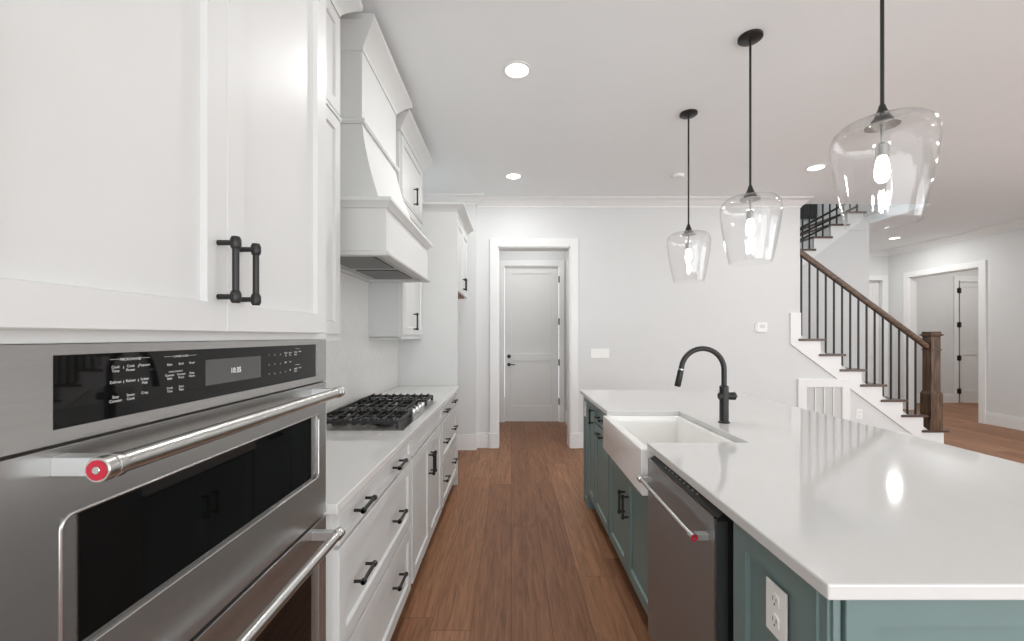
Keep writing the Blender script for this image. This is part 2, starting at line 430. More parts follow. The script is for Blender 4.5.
# far wall with a doorway, right wall with the wide cased opening
FX1 = 7.27
struct('wall_far', MB().box(5.25, 6.4, YF, YF+.12, 0, H).box(FX1, XR, YF, YF+.12, 0, H).box(6.4, FX1, YF, YF+.12, DZ, H), 'wall')
RO0, RO1 = 6.765, 7.96
r = MB().box(XR, XR+.12, 2.2, RO0, 0, H).box(XR, XR+.12, RO1, 9.6, 0, H).box(XR, XR+.12, RO0, RO1, DZ, H)
r.box(XR, XR+.12, -3.4, 2.2, 2.6, H)
r.box(XR, XR+.12, -3.4, -2.9, 0, 2.6).box(XR, XR+.12, -.45, -.15, 0, 2.6)
struct('wall_right', r, 'wall')
# side room seen through the opening
SY = 8.78; SD0, SD1, SDZ = 9.16, 10.02, 2.50
struct('wall_side_room_back', MB().box(XR+.12, SD0-.01, SY, SY+.12, 0, H).box(SD1+.01, 11.2, SY, SY+.12, 0, H).box(SD0-.01, SD1+.01, SY, SY+.12, SDZ+.01, H), 'wall')
struct('wall_side_room_end', MB().box(11.1, 11.2, 5.0, SY, 0, H).box(XR+.12, 11.1, 5.0, 5.1, 0, H), 'wall')

# casings
def casing(name, F, a0, a1, zt, wd=.098, t=.022, sides=(1, 1)):
    m = MB()
    if sides[0]: m.fbox(F, a0-wd, a0, 0, zt+wd, 0, t)
    if sides[1]: m.fbox(F, a1, a1+wd, 0, zt+wd, 0, t)
    m.fbox(F, a0-(0 if sides[0] else wd), a1+(0 if sides[1] else wd), zt, zt+wd, 0, t)
    return struct(name, m, 'trim', bevel=.003)
FB = faceY(YB)
casing('trim_opening_casing', FB, DX0, DX1, DZ)
struct('trim_opening_jamb', MB().box(DX0, DX0+.012, YB-.004, YB+.2, 0, DZ).box(DX1-.012, DX1, YB-.004, YB+.2, 0, DZ).box(DX0, DX1, YB-.004, YB+.2, DZ-.012, DZ), 'trim')
casing('trim_hall_door_casing', faceY(HY), HD0, HD1, HDZ, .085)
casing('trim_far_door_casing', faceY(YF), 6.4, FX1, DZ)
casing('trim_side_room_door_casing', faceY(SY), SD0, SD1, SDZ, .095)
FR_ = Fr((XR, 0, 0), (0, 1, 0), (0, 0, 1), (-1, 0, 0))
casing('trim_wide_opening_casing', FR_, RO0, RO1, DZ)
struct('trim_wide_opening_jamb', MB().box(XR-.004, XR+.125, RO0, RO0+.012, 0, DZ).box(XR-.004, XR+.125, RO1-.012, RO1, 0, DZ).box(XR-.004, XR+.125, RO0, RO1, DZ-.012, DZ), 'trim')
m = MB()
for a0, a1 in ((DX0-.108, DX0+.004), (DX1-.004, DX1+.108)): m.fbox(FB, a0, a1, 0, .185, 0, .032)
struct('trim_opening_plinths', m, 'trim', bevel=.003)
# baseboards
BH = .185
def base(name, F, a0, a1):
    return struct(name, MB().fbox(F, a0, a1, 0, BH-.03, 0, .016).fbox(F, a0, a1, BH-.03, BH, 0, .011), 'trim', bevel=.003)
base('baseboard_back_left', FB, -.43, DX0-.098); base('baseboard_back_right', FB, DX1+.098, 3.43)
base('baseboard_back_stair', FB, 4.2, 4.95)
base('baseboard_stub', faceY(5.144), XL, -.414)
base('baseboard_hall_right', Fr((.86, 0, 0), (0, 1, 0), (0, 0, 1), (-1, 0, 0)), YB+.2, HY)
base('baseboard_hall_left', faceX(-.33), YB+.2, HY)
base('baseboard_right', FR_, 2.2, RO0-.098); base('baseboard_right_far', FR_, RO1+.098, YF)
base('baseboard_far', faceY(YF), FX1+.098, XR)
base('baseboard_stair_return', faceY(6.4), 3.2, 5.35)
base('baseboard_side_room', faceY(SY), XR+.12, SD0-.095)
# crown mouldings (out, up) below the ceiling
CP = [(0, -.105), (.012, -.105), (.016, -.088), (.035, -.075), (.062, -.045), (.082, -.022), (.1, -.014), (.1, 0), (0, 0)]
def crown(name, path, z=H, prof=CP, mat='trim', parent=None, kind='structure'):
    return MB().sweep(path, prof, z).build(name, mat, parent, 0, True, kind)
crown('trim_crown_back', [(XL, 5.144), (-.43, 5.144), (-.43, YB), (3.535, YB), (3.535, 5.44)])
crown('trim_crown_far', [(5.35, 6.5), (5.35, YF), (XR, YF), (XR, -3.3)] if False else [(5.35, YF), (XR, YF), (XR, -3.3)])
# skirt (stringer board) sits with the stairs below

# tiled backsplash
struct('wall_left_tile', MB().box(XL, XL+.01, 1.15, 3.925, .915, 1.80), 'tile')

# ------------------------------------------------------------------ doors of the setting
def panel_door(name, F, a0, a1, zt, knob=None, hinges=(), hinge_a=None):
    d = struct(name, MB().fbox(F, a0+.003, a1-.003, .008, zt-.003, -.035, -.004), 'door')
    fm = MB()
    st = .115
    def fld(b0, b1):
        fm.fbox(F, a0+st, a1-st, b0, b1, -.0045, -.0035)
    # stiles and rails stand proud round the two sunk fields
    mid = zt*.415
    for (x0, x1, z0, z1) in ((a0+.003, a0+st, .008, zt-.003), (a1-st, a1-.003, .008, zt-.003), (a0+st, a1-st, .008, .26), (a0+st, a1-st, mid-.06, mid+.06), (a0+st, a1-st, zt-.12, zt-.003)):
        fm.fbox(F, x0, x1, z0, z1, -.006, .006)
    o = fm.build('door_frame', 'door', d, .003)
    return d
d = panel_door('door_1', faceY(HY+.03), HD0, HD1, HDZ)
k = MB()
F = faceY(HY+.02)
for zz, rr in ((1.045, .03), (.915, .028)):
    k.cyl(F(HD0+.07, zz, .0), F(HD0+.07, zz, .022), rr, 20)
k.cyl(F(HD0+.07, .915, .02), F(HD0+.07, .915, .06), .01); k.bar(F(HD0+.07, .915, .058), F(HD0+.165, .915, .058), .016)
k.build('door_handle', 'black', d, 0, True)
for zz in (.33, .95, 1.6, 2.27):
    MB().cyl(F(HD1-.002, zz-.05, .044), F(HD1-.002, zz+.05, .044), .009).build('hinge', 'black', d)
panel_door('door_2', faceY(YF+.07), 6.4, FX1, DZ)
d = panel_door('door_3', faceY(SY+.03), SD0, SD1, SDZ)
F = faceY(SY+.02)
MB().fbox(F, SD0-.008, SD0+.012, 0, SDZ, .043, .047).build('hinge_gap', 'nickel', d)
for zz in (.24, .92, 1.6, 2.30):
    MB().fbox(F, SD0-.045, SD0+.045, zz-.05, zz+.05, .025, .044).cyl(F(SD0, zz-.06, .05), F(SD0, zz+.06, .05), .012).build('hinge', 'black', d)
# dark panel for an unlit doorway upstairs; its shade is in the colour
d = struct('doorway_dark_panel', MB().box(5.06, 5.33, 7.47, 7.50, 3.42, 5.2), 'upperdark')

# ------------------------------------------------------------------ handles
def pull(mb, F, a, b, L, vertical, so=.03, r=.0052, collar=.0082, cl=.02):
    """bar pull with barrel collars and two posts; F(a,b,c): c=0 is the face"""
    d = Vector(F(0, 1, 0))-Vector(F(0, 0, 0)) if vertical else Vector(F(1, 0, 0))-Vector(F(0, 0, 0))
    ctr = Vector(F(a, b, so)); h = L/2
    mb.cyl(ctr-d*h, ctr+d*h, r, 12)
    for sg in (-1, 1):
        p = ctr+d*(sg*(h-cl/2))
        mb.lathe([(collar*.75, -cl/2), (collar, -cl/4), (collar, cl/4), (collar*.75, cl/2)], p, d, 14)
        foot = p-(Vector(F(0, 0, 1))-Vector(F(0, 0, 0)))*so
        mb.cyl(foot, p, r*.85, 10)
def add_pull(parent, F, a, b, L, vertical, so=.03, **kw):
    if so == .03: kw.setdefault('r', .0062); kw.setdefault('collar', .0095)
    m = MB(); pull(m, F, a, b, L, vertical, so, **kw)
    return m.build('handle', 'black', parent, 0, True)

# ------------------------------------------------------------------ tall oven cabinet with double oven
XO = -.495           # steel front of the ovens
OY0, OY1 = .372, 1.145
oc = thing('oven_cabinet', 'tall white shaker cabinet standing over and under the built-in steel ovens', 'cabinet', (-.78, .76, 0))
m = MB()
m.box(XL+.002, XO-.005, OY0-.05, OY0-.004, 0, 2.865).box(XL+.002, XO-.005, OY1, OY1+.012, 0, 1.36)
m.box(XL+.002, XO-.005, OY0-.004, OY1+.012, 1.3615, 2.865).box(XL+.002, XO-.005, OY0-.004, OY1, .0, .30)
m.box(XL+.002, XL+.03, OY0-.004, OY1, .3, 1.364)
m.build('body', 'cab', oc, .0015)
F = faceX(XO-.005)
for nm, a0, a1, pa in (('door', .338, .7197, .697), ('door', .7203, 1.102, .752)):
    d = MB().shaker(F, a0, a1, 1.377, 2.362, .022, .047, .010, .002).build(nm, 'cab', oc)
    add_pull(d, faceX(XO+.017), pa, 1.478, .108, True, .029)
for a0, a1 in ((.338, .7185), (.7215, 1.102)):
    MB().shaker(F, a0, a1, 2.385, 2.84, .022, .052, .011).build('door', 'cab', oc)
MB().shaker(F, .372, 1.12, .105, .28, .022, .052, .011).build('drawer', 'cab', oc)
CC = [(0, 0), (.012, .0), (.014, .012), (.028, .03), (.05, .055), (.075, .078), (.09, .09), (.09, .118), (0, .118)]
MB().sweep([(XL, OY0-.05), (XO-.005, OY0-.05), (XO-.005, OY1+.012), (XL+.25, OY1+.012)][::-1] if False else [(XL+.02, OY0-.05), (XO-.005, OY0-.05), (XO-.005, OY1+.012), (-.81, OY1+.012)], CC, 2.866).build('crown_molding', 'cab', oc, 0, True)

ov = thing('double_wall_oven', 'stainless steel built-in double oven with black control panel', 'oven', (-.78, .76, .31))
MB().box(XL+.04, XO-.03, OY0+.004, OY1-.006, .31, 1.358).build('body', 'steel_side', ov)
F = faceX(XO-.03)
# control panel: steel surround (four pieces round the black glass)
gy0, gy1, gz0, gz1 = .462, 1.087, 1.268, 1.349
m = MB()
m.frame(F, OY0, OY1-.003, 1.2525, 1.361, gy0, gy1, gz0, gz1, 0, .03)
m.build('control_surround', 'steel', ov)
MB().fbox(F, gy0, gy1, gz0, gz1, 0, .0285).build('control_glass', 'blackglass', ov)
FG = faceX(XO-.03)
scr = MB().fbox(FG, .694, .847, 1.289, 1.331, .0286, .0290).build('display', 'screen', ov)
m = MB(); text_mesh(m, '10:35', .0135, FG, .7705, 1.3045, .0292, 'CENTER')
m.build('clock_digits', 'digits', scr)
m = MB()
def T(txt, y, z, size=.0042): text_mesh(m, txt, size, FG, y, z, .0288, 'CENTER')
T('MICROWAVE', .558, 1.3385, .0050)
for i, row in enumerate((('Cook\nTime', 'Cook\nPower', 'Popcorn'), ('Defrost', 'Reheat', 'Soften\nMelt'), ('Easy\nConvect', 'Steam\nCook', 'Crisp'))):
    for j, txt in enumerate(row): T(txt, .5365+j*.0213, (1.3295, 1.3105, 1.292)[i], .0050)
for y in (.5475, .569):
    for z in (1.329, 1.3105): m.fbox(FG, y, y+.0003, z-.001, z+.0025, .0286, .0289)
m.fbox(FG, .5287, .545, 1.3406, 1.3409, .0286, .0289); m.fbox(FG, .571, .587, 1.3406, 1.3409, .0286, .0289)
T('LOWER OVEN', .643, 1.3385, .0045)
m.fbox(FG, .612, .627, 1.3401, 1.3404, .0286, .0289); m.fbox(FG, .659, .674, 1.3401, 1.3404, .0286, .0289)
for i, row in enumerate((('Bake', 'Broil', 'Proof'), ('Convect\nBake', 'Convect\nRoast', 'Keep\nWarm'), ('Cook\nTime', 'Start\nTime'))):
    for j, txt in enumerate(row): T(txt, .6215+j*.0215, (1.327, 1.3115, 1.293)[i], .0048)
T('EVEN CONVECT', .633, 1.3165, .0035)
for i, row in enumerate(('123', '456', '7890')):
    for j, ch in enumerate(row): T(ch, .876+j*.0215, 1.329-i*.0195, .0046)
for (txt, y, z) in (('Timer\nSet', .941, 1.331), ('Clock\nSet', .9595, 1.331), ('START\nEnter', .984, 1.331), ('Light', .941, 1.311), ('Lock', .9595, 1.311), ('Off', .9595, 1.292), ('START\nEnter', .984, 1.293)):
    T(txt, y, z, .0052)
T('Upper', 1.004, 1.333, .0048); T('Lower', 1.004, 1.295, .0048)
m.fbox(FG, .983, 1.003, 1.3406, 1.3409, .0286, .0289); m.fbox(FG, .983, 1.003, 1.3035, 1.304, .0286, .0289)
m.build('panel_lettering', 'lettering', ov)
def oven_door(z0, z1, wz0, wz1, hz, near_cap):
    d = MB()
    wy0, wy1 = .470, 1.100
    F0 = faceX(XO-.03)
    d.frame(F0, OY0, OY1-.003, z0, z1, wy0, wy1, wz0, wz1, .002, .03)
    b = MB()      # raised bead round the window
    rc = .014; loop = []
    for (cy_, cz_, a_) in ((wy1-rc, wz1-rc, 0), (wy0+rc, wz1-rc, 90), (wy0+rc, wz0+rc, 180), (wy1-rc, wz0+rc, 270)):
        for q_ in range(6):
            an = math.radians(a_+18*q_); loop.append(F0(cy_+rc*math.cos(an), cz_+rc*math.sin(an), .0295))
    loop.append(loop[0]); b.tube(loop, .0022, 8)
    # corners outside the bead are steel again
    for (cy_, cz_, sy_, sz_) in ((wy1, wz1, -1, -1), (wy0, wz1, 1, -1), (wy0, wz0, 1, 1), (wy1, wz0, -1, 1)):
        d.fbox(F0, min(cy_, cy_+sy_*.004), max(cy_, cy_+sy_*.004), min(cz_, cz_+sz_*.004), max(cz_, cz_+sz_*.004), .004, .0295)
    dr = d.build('oven_door', 'steel', ov, .0008)
    b.build('window_bead', 'steel', dr, 0, True)
    MB().fbox(F0, wy0, wy1, wz0, wz1, .004, .024).build('window_surround', 'steel', dr)
    MB().fbox(F0, wy0+.024, wy1-.034, wz0+.008, wz1-.004, .022, .0265).build('window_glass', 'blackglass', dr)
    hx = XO+.06
    h = MB()
    h.cyl((hx, .468, hz), (hx, 1.066, hz), .0118, 24)
    hd = h.build('handle', 'chrome', dr, 0, True)
    for (a, s_) in ((.449, 1), (1.086, -1)):
        e = MB(); e.lathe([(.0128, 0), (.0137, .001), (.0137, .012), (.0125, .0125), (.0125, .014), (.0137, .0145), (.0137, .024), (.0118, .0265)], (hx, a, hz), (0, s_, 0), 28)
        e.build('handle_end_cap', 'chrome', hd, 0, True)
    for a0, a1 in ((.460, .478), (1.060, 1.078)):
        br = MB(); br.prism([(XO-.001, a0), (XO-.001, a1), (hx, a1), (hx, a0)], 2, hz-.0105, hz+.0105)
        br.build('handle_bracket', 'bracket', hd, .001)
    md = MB().lathe([(.0108, 0), (.0108, .0008), (.0, .0008)], (hx, .4489, hz), (0, -1, 0), 28)
    o = md.build('medallion', 'red', hd); o['label'] = 'round red medallion'
    MB().lathe([(.0042, 0), (.0042, .0004), (.0036, .0010), (0, .0010)], (hx, .4482, hz), (0, -1, 0), 20).build('medallion_centre', 'chrome', hd)
oven_door(.902, 1.2485, 1.008, 1.170, 1.229, True)
oven_door(.33, .893, .42, .800, .873, True)
MB().box(XO-.03, XO-.006, OY0, OY1-.003, .31, .328).build('bottom_trim', 'steel', ov)

# ------------------------------------------------------------------ wall cabinets with stacked tops
XW = -.815           # box front; doors stand .02 proud
def wall_cab(label, y0, y1, handles, zb=1.357, ndoor=1):
    t = thing('wall_cabinet', label, 'cabinet', (-.93, (y0+y1)/2, zb), 'stacked wall cabinets beside the range hood')
    MB().box(XL+.011, XW, y0+.002, y1-.002, zb, 2.866).build('body', 'cab', t, .0015)
    MB().box(XL+.012, XW+.012, y0+.002, y1-.002, zb-.012, zb+.008).build('light_rail', 'cab', t, .002)
    MB().box(XW-.01, XW+.024, y0+.002, y1-.002, 2.366, 2.384).build('mid_molding', 'cab', t, .004)
    F = faceX(XW); wd = (y1-y0-.02)/ndoor
    for i in range(ndoor):
        a0 = y0+.01+i*wd+.0015; a1 = a0+wd-.003
        d = MB().shaker(F, a0, a1, zb+.022, 2.362, .02, .055).build('door', 'cab', t)
        if handles: add_pull(d, faceX(XW+.02), handles[i], zb+.13, .14, True, r=.0068, collar=.0105)
        d = MB().shaker(F, a0, a1, 2.392, 2.84, .02, .055).build('door', 'cab', t)
        if handles: add_pull(d, faceX(XW+.02), handles[i], 2.392+.11, .14, True, r=.0068, collar=.0105)
    return t
ta = wall_cab('white stacked wall cabinet between the tall oven cabinet and the range hood', 1.16, 2.0, None, ndoor=2)
tb = wall_cab('white stacked wall cabinet beyond the hood, with black pulls, over the far counter', 3.115, 3.84, (3.48,), ndoor=1)
MB().box(XL+.011, XW-.005, 3.84, 3.922, 1.357, 2.866).build('filler', 'cab', tb)
MB().sweep([(XW, 1.175), (XW, 2.0), (XL+.02, 2.0)], CC, 2.866).build('crown_molding', 'cab', ta, 0, True)
MB().sweep([(XL+.02, 3.115), (XW, 3.115), (XW, 3.922)], CC, 2.866).build('crown_molding', 'cab', tb, 0, True)

# ------------------------------------------------------------------ range hood
HC = 2.58
hood = thing('range_hood', 'white wooden range hood with curved taper, molding and steel filter insert, over the cooktop', 'hood', (-.85, HC, 1.75))
hx0 = -.605; hw = .52
m = MB().box(XL+.011, hx0, HC-hw+.01, HC+hw-.01, 1.783, 1.995)
m.build('canopy', 'cab', hood, .002)
m = MB()
lip = [(0, 0), (.014, 0), (.018, .008), (.018, .016), (.004, .026), (0, .026)]
pth = [(XL+.02, HC-hw+.01), (hx0, HC-hw+.01), (hx0, HC+hw-.01), (XL+.02, HC+hw-.01)]
m.sweep(pth, lip, 1.758)
# bottom frame of the canopy round the insert
m.box(hx0-.03, hx0, HC-hw+.01, HC+hw-.01, 1.758, 1.784).box(XL+.011, XL+.035, HC-hw+.01, HC+hw-.01, 1.758, 1.784)
m.box(XL+.035, hx0-.03, HC-hw+.01, HC-hw+.035, 1.758, 1.784).box(XL+.035, hx0-.03, HC+hw-.035, HC+hw-.01, 1.758, 1.784)
m.build('bottom_lip', 'cab', hood, .0)
m = MB().box(XL+.035, hx0-.03, HC-hw+.035, HC+hw-.035, 1.774, 1.781)
ins = m.build('steel_insert', 'insert', hood)
for a in (-.43, .03):
    MB().box(XL+.10, hx0-.09, HC+a, HC+a+.38, 1.768, 1.775).build('filter', 'filter', ins)
up = [(0, 0), (.006, .0), (.012, .012), (.03, .03), (.03, .046), (0, .046)]
MB().sweep(pth, up, 1.99).build('canopy_molding', 'cab', hood, 0, True)
# curved taper up to the chase
sec = []
N = 12; xT, wT, xB, wB = -.785, .33, -.645, .485
for i in range(N+1):
    t = i/N; z = 2.034+(2.49-2.034)*t
    e = (1-t)**1.4
    sec.append((xT+(xB-xT)*e, wT+(wB-wT)*e, z))
m = MB(); rings = []
for x, hw_, z in sec:
    rings.append([m.bm.verts.new(q) for q in ((XL+.012, HC-hw_, z), (x, HC-hw_, z), (x, HC+hw_, z), (XL+.012, HC+hw_, z))])
for A, B in zip(rings, rings[1:]):
    for i in range(4): m.bm.faces.new((A[i], A[(i+1) % 4], B[(i+1) % 4], B[i]))
m.bm.faces.new(rings[0]); m.bm.faces.new(rings[-1])
m.build('tapered_body', 'cab', hood, 0, True)
MB().box(XL+.012, xT, HC-wT, HC+wT, 2.49, 2.98).build('chase', 'cab', hood, .002)
pc = [(XL+.02, HC-wT), (xT, HC-wT), (xT, HC+wT), (XL+.02, HC+wT)]
MB().sweep(pc, [(0, 0), (.012, 0), (.02, .01), (.02, .02), (.008, .03), (0, .03)], 2.485).build('chase_molding', 'cab', hood, 0, True)
MB().sweep(pc, [(0, -.012), (.006, -.012), (.006, 0), (.014, .012), (.028, .03), (.05, .055), (.075, .078), (.09, .09), (.09, .118), (0, .118)], 2.88).build('crown_molding', 'cab', hood, 0, True)

# ------------------------------------------------------------------ refrigerator enclosure
fr = thing('refrigerator_enclosure', 'tall white refrigerator surround with cabinets above its empty bay', 'cabinet', (-.78, 4.4, 0))
MB().box(XL+.002, -.497, 3.927, 3.965, 0, 2.53).build('side_panel', 'cab', fr, .0015)
MB().box(XL+.002, -.52, 3.966, 4.86, 1.80, 2.53).build('body', 'cab', fr, .0015)
MB().box(XL+.01, -.53, 3.97, 4.85, 1.79, 1.80).build('underside', 'rawwood', fr)
F = faceX(-.52)
for a0, a1, pa in ((3.972, 4.408, 4.37), (4.412, 4.85, 4.455)):
    d = MB().shaker(F, a0, a1, 1.795, 2.47, .022, .055).build('door', 'cab', fr)
    add_pull(d, faceX(-.498), pa, 1.90, .12, True)
FC = [(0, 0), (.008, 0), (.012, .012), (.03, .025), (.055, .04), (.065, .048), (.065, .06), (0, .06)]
MB().sweep([(XL+.02, 3.927), (-.497, 3.927), (-.497, 4.86)], FC, 2.515).build('crown_molding', 'cab', fr, 0, True)

# ------------------------------------------------------------------ left base cabinets
XBF = -.517; DT = .02
def base_cab(label, y0, y1):
    t = thing('base_cabinet', label, 'cabinet', (-.78, (y0+y1)/2, 0), 'white base cabinets along the left wall')
    MB().box(XL+.002, XBF, y0+.0005, y1-.0005, .105, .884).build('body', 'cab', t)
    MB().box(XL+.002, XBF-.06, y0+.0005, y1-.0005, 0, .105).build('toe_kick', 'toe', t)
    return t
F = faceX(XBF); FH = faceX(XBF+DT)
def drawers(t, y0, y1, pulls):
    for z0, z1, hz in ((.765, .872, .819), (.445, .752, .595), (.122, .432, .315)):
        d = MB().shaker(F, y0, y1, z0, z1, DT, .05 if z1-z0 > .2 else .026).build('drawer', 'cab', t)
        for a in pulls: add_pull(d, FH, a, hz, .125, False)
t = base_cab('white three-drawer base cabinet next to the ovens, nearest the camera', 1.19, 2.135)
MB().box(XL+.002, XBF+.004, 1.158, 1.1895, .105, .884).build('filler', 'cab', t)
drawers(t, 1.235, 2.115, (1.405, 1.842))
t = base_cab('white two-door base cabinet directly below the gas cooktop', 2.135, 3.07)
MB().shaker(F, 2.155, 3.05, .765, .872, DT, .026).build('false_drawer_front', 'cab', t)
for a0, a1, pa in ((2.155, 2.601, 2.572), (2.604, 3.05, 2.633)):
    d = MB().shaker(F, a0, a1, .122, .752, DT, .057).build('door', 'cab', t)
    add_pull(d, FH, pa, .60, .13, True)
t = base_cab('white three-drawer base cabinet at the far end beside the refrigerator surround', 3.07, 3.926)
drawers(t, 3.09, 3.90, (3.17, 3.62))
tag(MB().box(XL+.0105, -.4715, 1.158, 3.926, .885, .915).build('countertop', 'quartz', None, .003), 'white quartz worktop along the left wall, under the hood', 'countertop')

# ------------------------------------------------------------------ cooktop
ck = thing('gas_cooktop', 'steel gas cooktop with black cast-iron grates set in the left worktop', 'cooktop', (-.76, 2.52, .915))
kx0, kx1, ky0, ky1 = -.99, -.517, 2.055, 2.985
MB().box(kx0, kx1, ky0, ky1, .9155, .919).build('steel_tray', 'steel_side', ck, .003)
def burner(x, y, r):
    b = MB().lathe([(r*1.25, 0), (r*1.25, .006), (r, .010), (r, .016), (r*.8, .022), (0, .022)], (x, y, .923), (0, 0, 1), 24)
    b.build('burner', 'grate', ck, 0, True)
burner(-.88, 2.20, .035); burner(-.65, 2.20, .04); burner(-.80, 2.52, .055); burner(-.88, 2.84, .04); burner(-.68, 2.84, .035)
gz = .962
def grate(y0, y1, x0, x1, notch=0):
    g = MB()
    x1n = x1
    for x in (x0, x1): g.bar((x, y0, gz-.008), (x, y1, gz-.008), .012, ht=.014)
    for y in (y0, y1): g.bar((x0, y, gz-.008), (x1, y, gz-.008), .012, ht=.014)
    n = 4
    ymid = (y0+y1)/2
    g.bar((x0, ymid, gz-.008), (x1, ymid, gz-.008), .009, ht=.012)
    for f in (.2, .35, .5, .65, .8):
        x = x0+(x1-x0)*f; g.bar((x, y0, gz-.006), (x, y1, gz-.006), .009, ht=.012)
    # raised fingers standing up along the two long ends
    k = 9
    for i in range(k):
        x = x0+(x1-x0)*(i+.5)/k
        for y, s_ in ((y0, 1), (y1, -1)):
            g.prism([(x-.010, gz-.022), (x+.010, gz-.022), (x+.006, gz+.006), (x, gz+.012), (x-.006, gz+.006)], 1, y-.004, y+.045*s_)
    for x in (x0, x1):
        for y in (y0, y1): g.box(x-.008, x+.008, y-.008, y+.008, .9225, gz-.004)
    g.build('grate', 'grate', ck, .001)
grate(2.068, 2.345, -.975, -.552)
grate(2.355, 2.735, -.975, -.605)
grate(2.745, 2.972, -.975, -.552)
for y in (2.385, 2.465, 2.545, 2.625, 2.705):
    MB().lathe([(.021, 0), (.021, .004), (.016, .006), (.0175, .026), (.015, .030), (0, .030)], (-.565, y, .923), (0, 0, 1), 20).build('knob', 'chrome', ck, 0, True)

# ------------------------------------------------------------------ island
XI = .605
YI0, YI1, SKY0, SKY1, SKX = .783, 3.62, 1.83, 2.60, 1.018
XIR = 1.827
m = MB().prism([(.579, YI0), (XIR, YI0), (XIR, YI1), (.579, YI1), (.579, SKY1), (SKX, SKY1), (SKX, SKY0), (.579, SKY0)], 2, .885, .915)
tag(m.build('island_countertop', 'quartz', None, .004), 'large white quartz worktop on the teal island, cut out around the sink', 'countertop')
Fi = faceXm(XI+.02)     # box front, doors .02 proud
Fih = faceXm(XI)
GI = 'teal island cabinets'
def icab(label, y0, y1, x1=1.20, top=.884, z0=.105, kick=True):
    t = thing('island_cabinet', label, 'cabinet', ((XI+x1)/2, (y0+y1)/2, 0), GI)
    MB().box(XI+.02, x1, y0+.0005, y1-.0005, z0, top).build('body', 'teal', t)
    if kick: MB().box(XI+.09, x1, y0+.0005, y1-.0005, 0, z0).build('toe_kick', 'toe', t)
    return t
# far end panel with outlet, runs to the floor
t = thing('island_end_cabinet', 'teal panelled far end of the island nearest the cased opening', 'cabinet', (.9, 3.49, 0), GI)
MB().box(XI+.02, 1.20, 3.385, 3.60, 0, .884).build('body', 'teal', t)
MB().shaker(Fi, 3.39, 3.60, .0, .87, .02, .05).build('panel', 'teal', t)
def outlet(label, F, a, b, name='wall_outlet', wd=.075, ht=.12, kind='outlet'):
    t = thing(name, label, kind, F(a, b, 0))
    MB().fbox(F, a-wd/2, a+wd/2, b-ht/2, b+ht/2, .0005, .006).build('cover_plate', 'plastic', t, .002)
    n = max(1, round(wd/.05)) if kind == 'light switch' else 1
    if kind == 'outlet':
        for db in (-.024, .024):
            sck = MB()
            pr = []
            for i in range(20):
                an = 2*PI*i/20
                pr.append((a+max(-.0135, min(.0135, .0172*math.cos(an))), b+db+.0172*math.sin(an)))
            v0 = [sck.bm.verts.new(F(p, q, .005)) for p, q in pr]; v1 = [sck.bm.verts.new(F(p, q, .0082)) for p, q in pr]
            sck.bm.faces.new(v0); sck.bm.faces.new(v1)
            for i in range(20): sck.bm.faces.new((v0[i], v0[(i+1) % 20], v1[(i+1) % 20], v1[i]))
            so = sck.build('socket', 'plastic', t)
            h = MB()
            for da in (-.0062, .0062): h.fbox(F, a+da-.0011, a+da+.0011, b+db-.001, b+db+.008, .008, .0085)
            h.cyl(F(a, b+db-.008, .008), F(a, b+db-.008, .0085), .0026, 10)
            h.build('slots', 'slot', so)
    else:
        n = 4
        for i in range(n):
            x = a-wd/2+wd*(i+.5)/n
            MB().fbox(F, x-.005, x+.005, b-.012, b+.012, .0055, .008).fbox(F, x-.003, x+.003, b-.002, b+.008, .0075, .015).build('toggle', 'plastic', t)
    return t
outlet('white outlet on the far teal end panel of the island', faceXm(XI-.0), 3.49, .775)
# narrow pull-out and drawer unit
t = icab('narrow teal pull-out cabinet with one upright black pull near the far end', 3.12, 3.385)
d = MB().shaker(Fi, 3.125, 3.378, .122, .872, .02, .045).build('door', 'teal', t)
add_pull(d, Fih, 3.155, .775, .11, True)
t = icab('teal drawer cabinet with two level black pulls, beyond the sink', 2.66, 3.12)
d = MB().shaker(Fi, 2.67, 3.112, .755, .872, .02, .026).build('drawer', 'teal', t); add_pull(d, Fih, 2.87, .812, .13, False)
d = MB().shaker(Fi, 2.67, 3.112, .122, .742, .02, .05).build('door', 'teal', t); add_pull(d, Fih, 2.87, .70, .13, False)
t = icab('teal two-door sink base cabinet below the white apron sink', 1.835, 2.66, top=.66)
for a0, a1, pa in ((1.842, 2.245, 2.215), (2.249, 2.65, 2.285)):
    d = MB().shaker(Fi, a0, a1,   .122, .655, .02, .055).build('door', 'teal', t); add_pull(d, Fih, pa, .485, .125, True)
# near section: panel, corner post, front
t = thing('island_end_cabinet', 'teal near end of the island with panelled faces, next to the dishwasher', 'cabinet', (.95, .98, 0), GI)
MB().box(XI+.02, 1.50, .835, 1.168, 0, .884).build('body', 'teal', t)
MB().shaker(Fi, .852, 1.168, .0, .875, .02, .06, .013, .002).build('side_panel', 'teal', t)
m = MB().box(XI-.002, XI+.012, .846, .8515, 0, .884).box(XI+.004, XI+.03, .825, .848, 0, .884)
m.box(XI+.01, XI+.022, .818, .83, 0, .884)
m.build('corner_post', 'teal', t, .0015)
MB().shaker(faceY(.835), XI+.034, 1.50, .0, .875, .018, .06, .016, .001).build('end_panel', 'teal', t)
MB().box(1.20, 1.50, 1.168, 3.60, 0, .884).build('back_panel', 'teal', t)
outlet('white outlet on the teal island panel beside the dishwasher', faceXm(XI+.01), .988, .735)

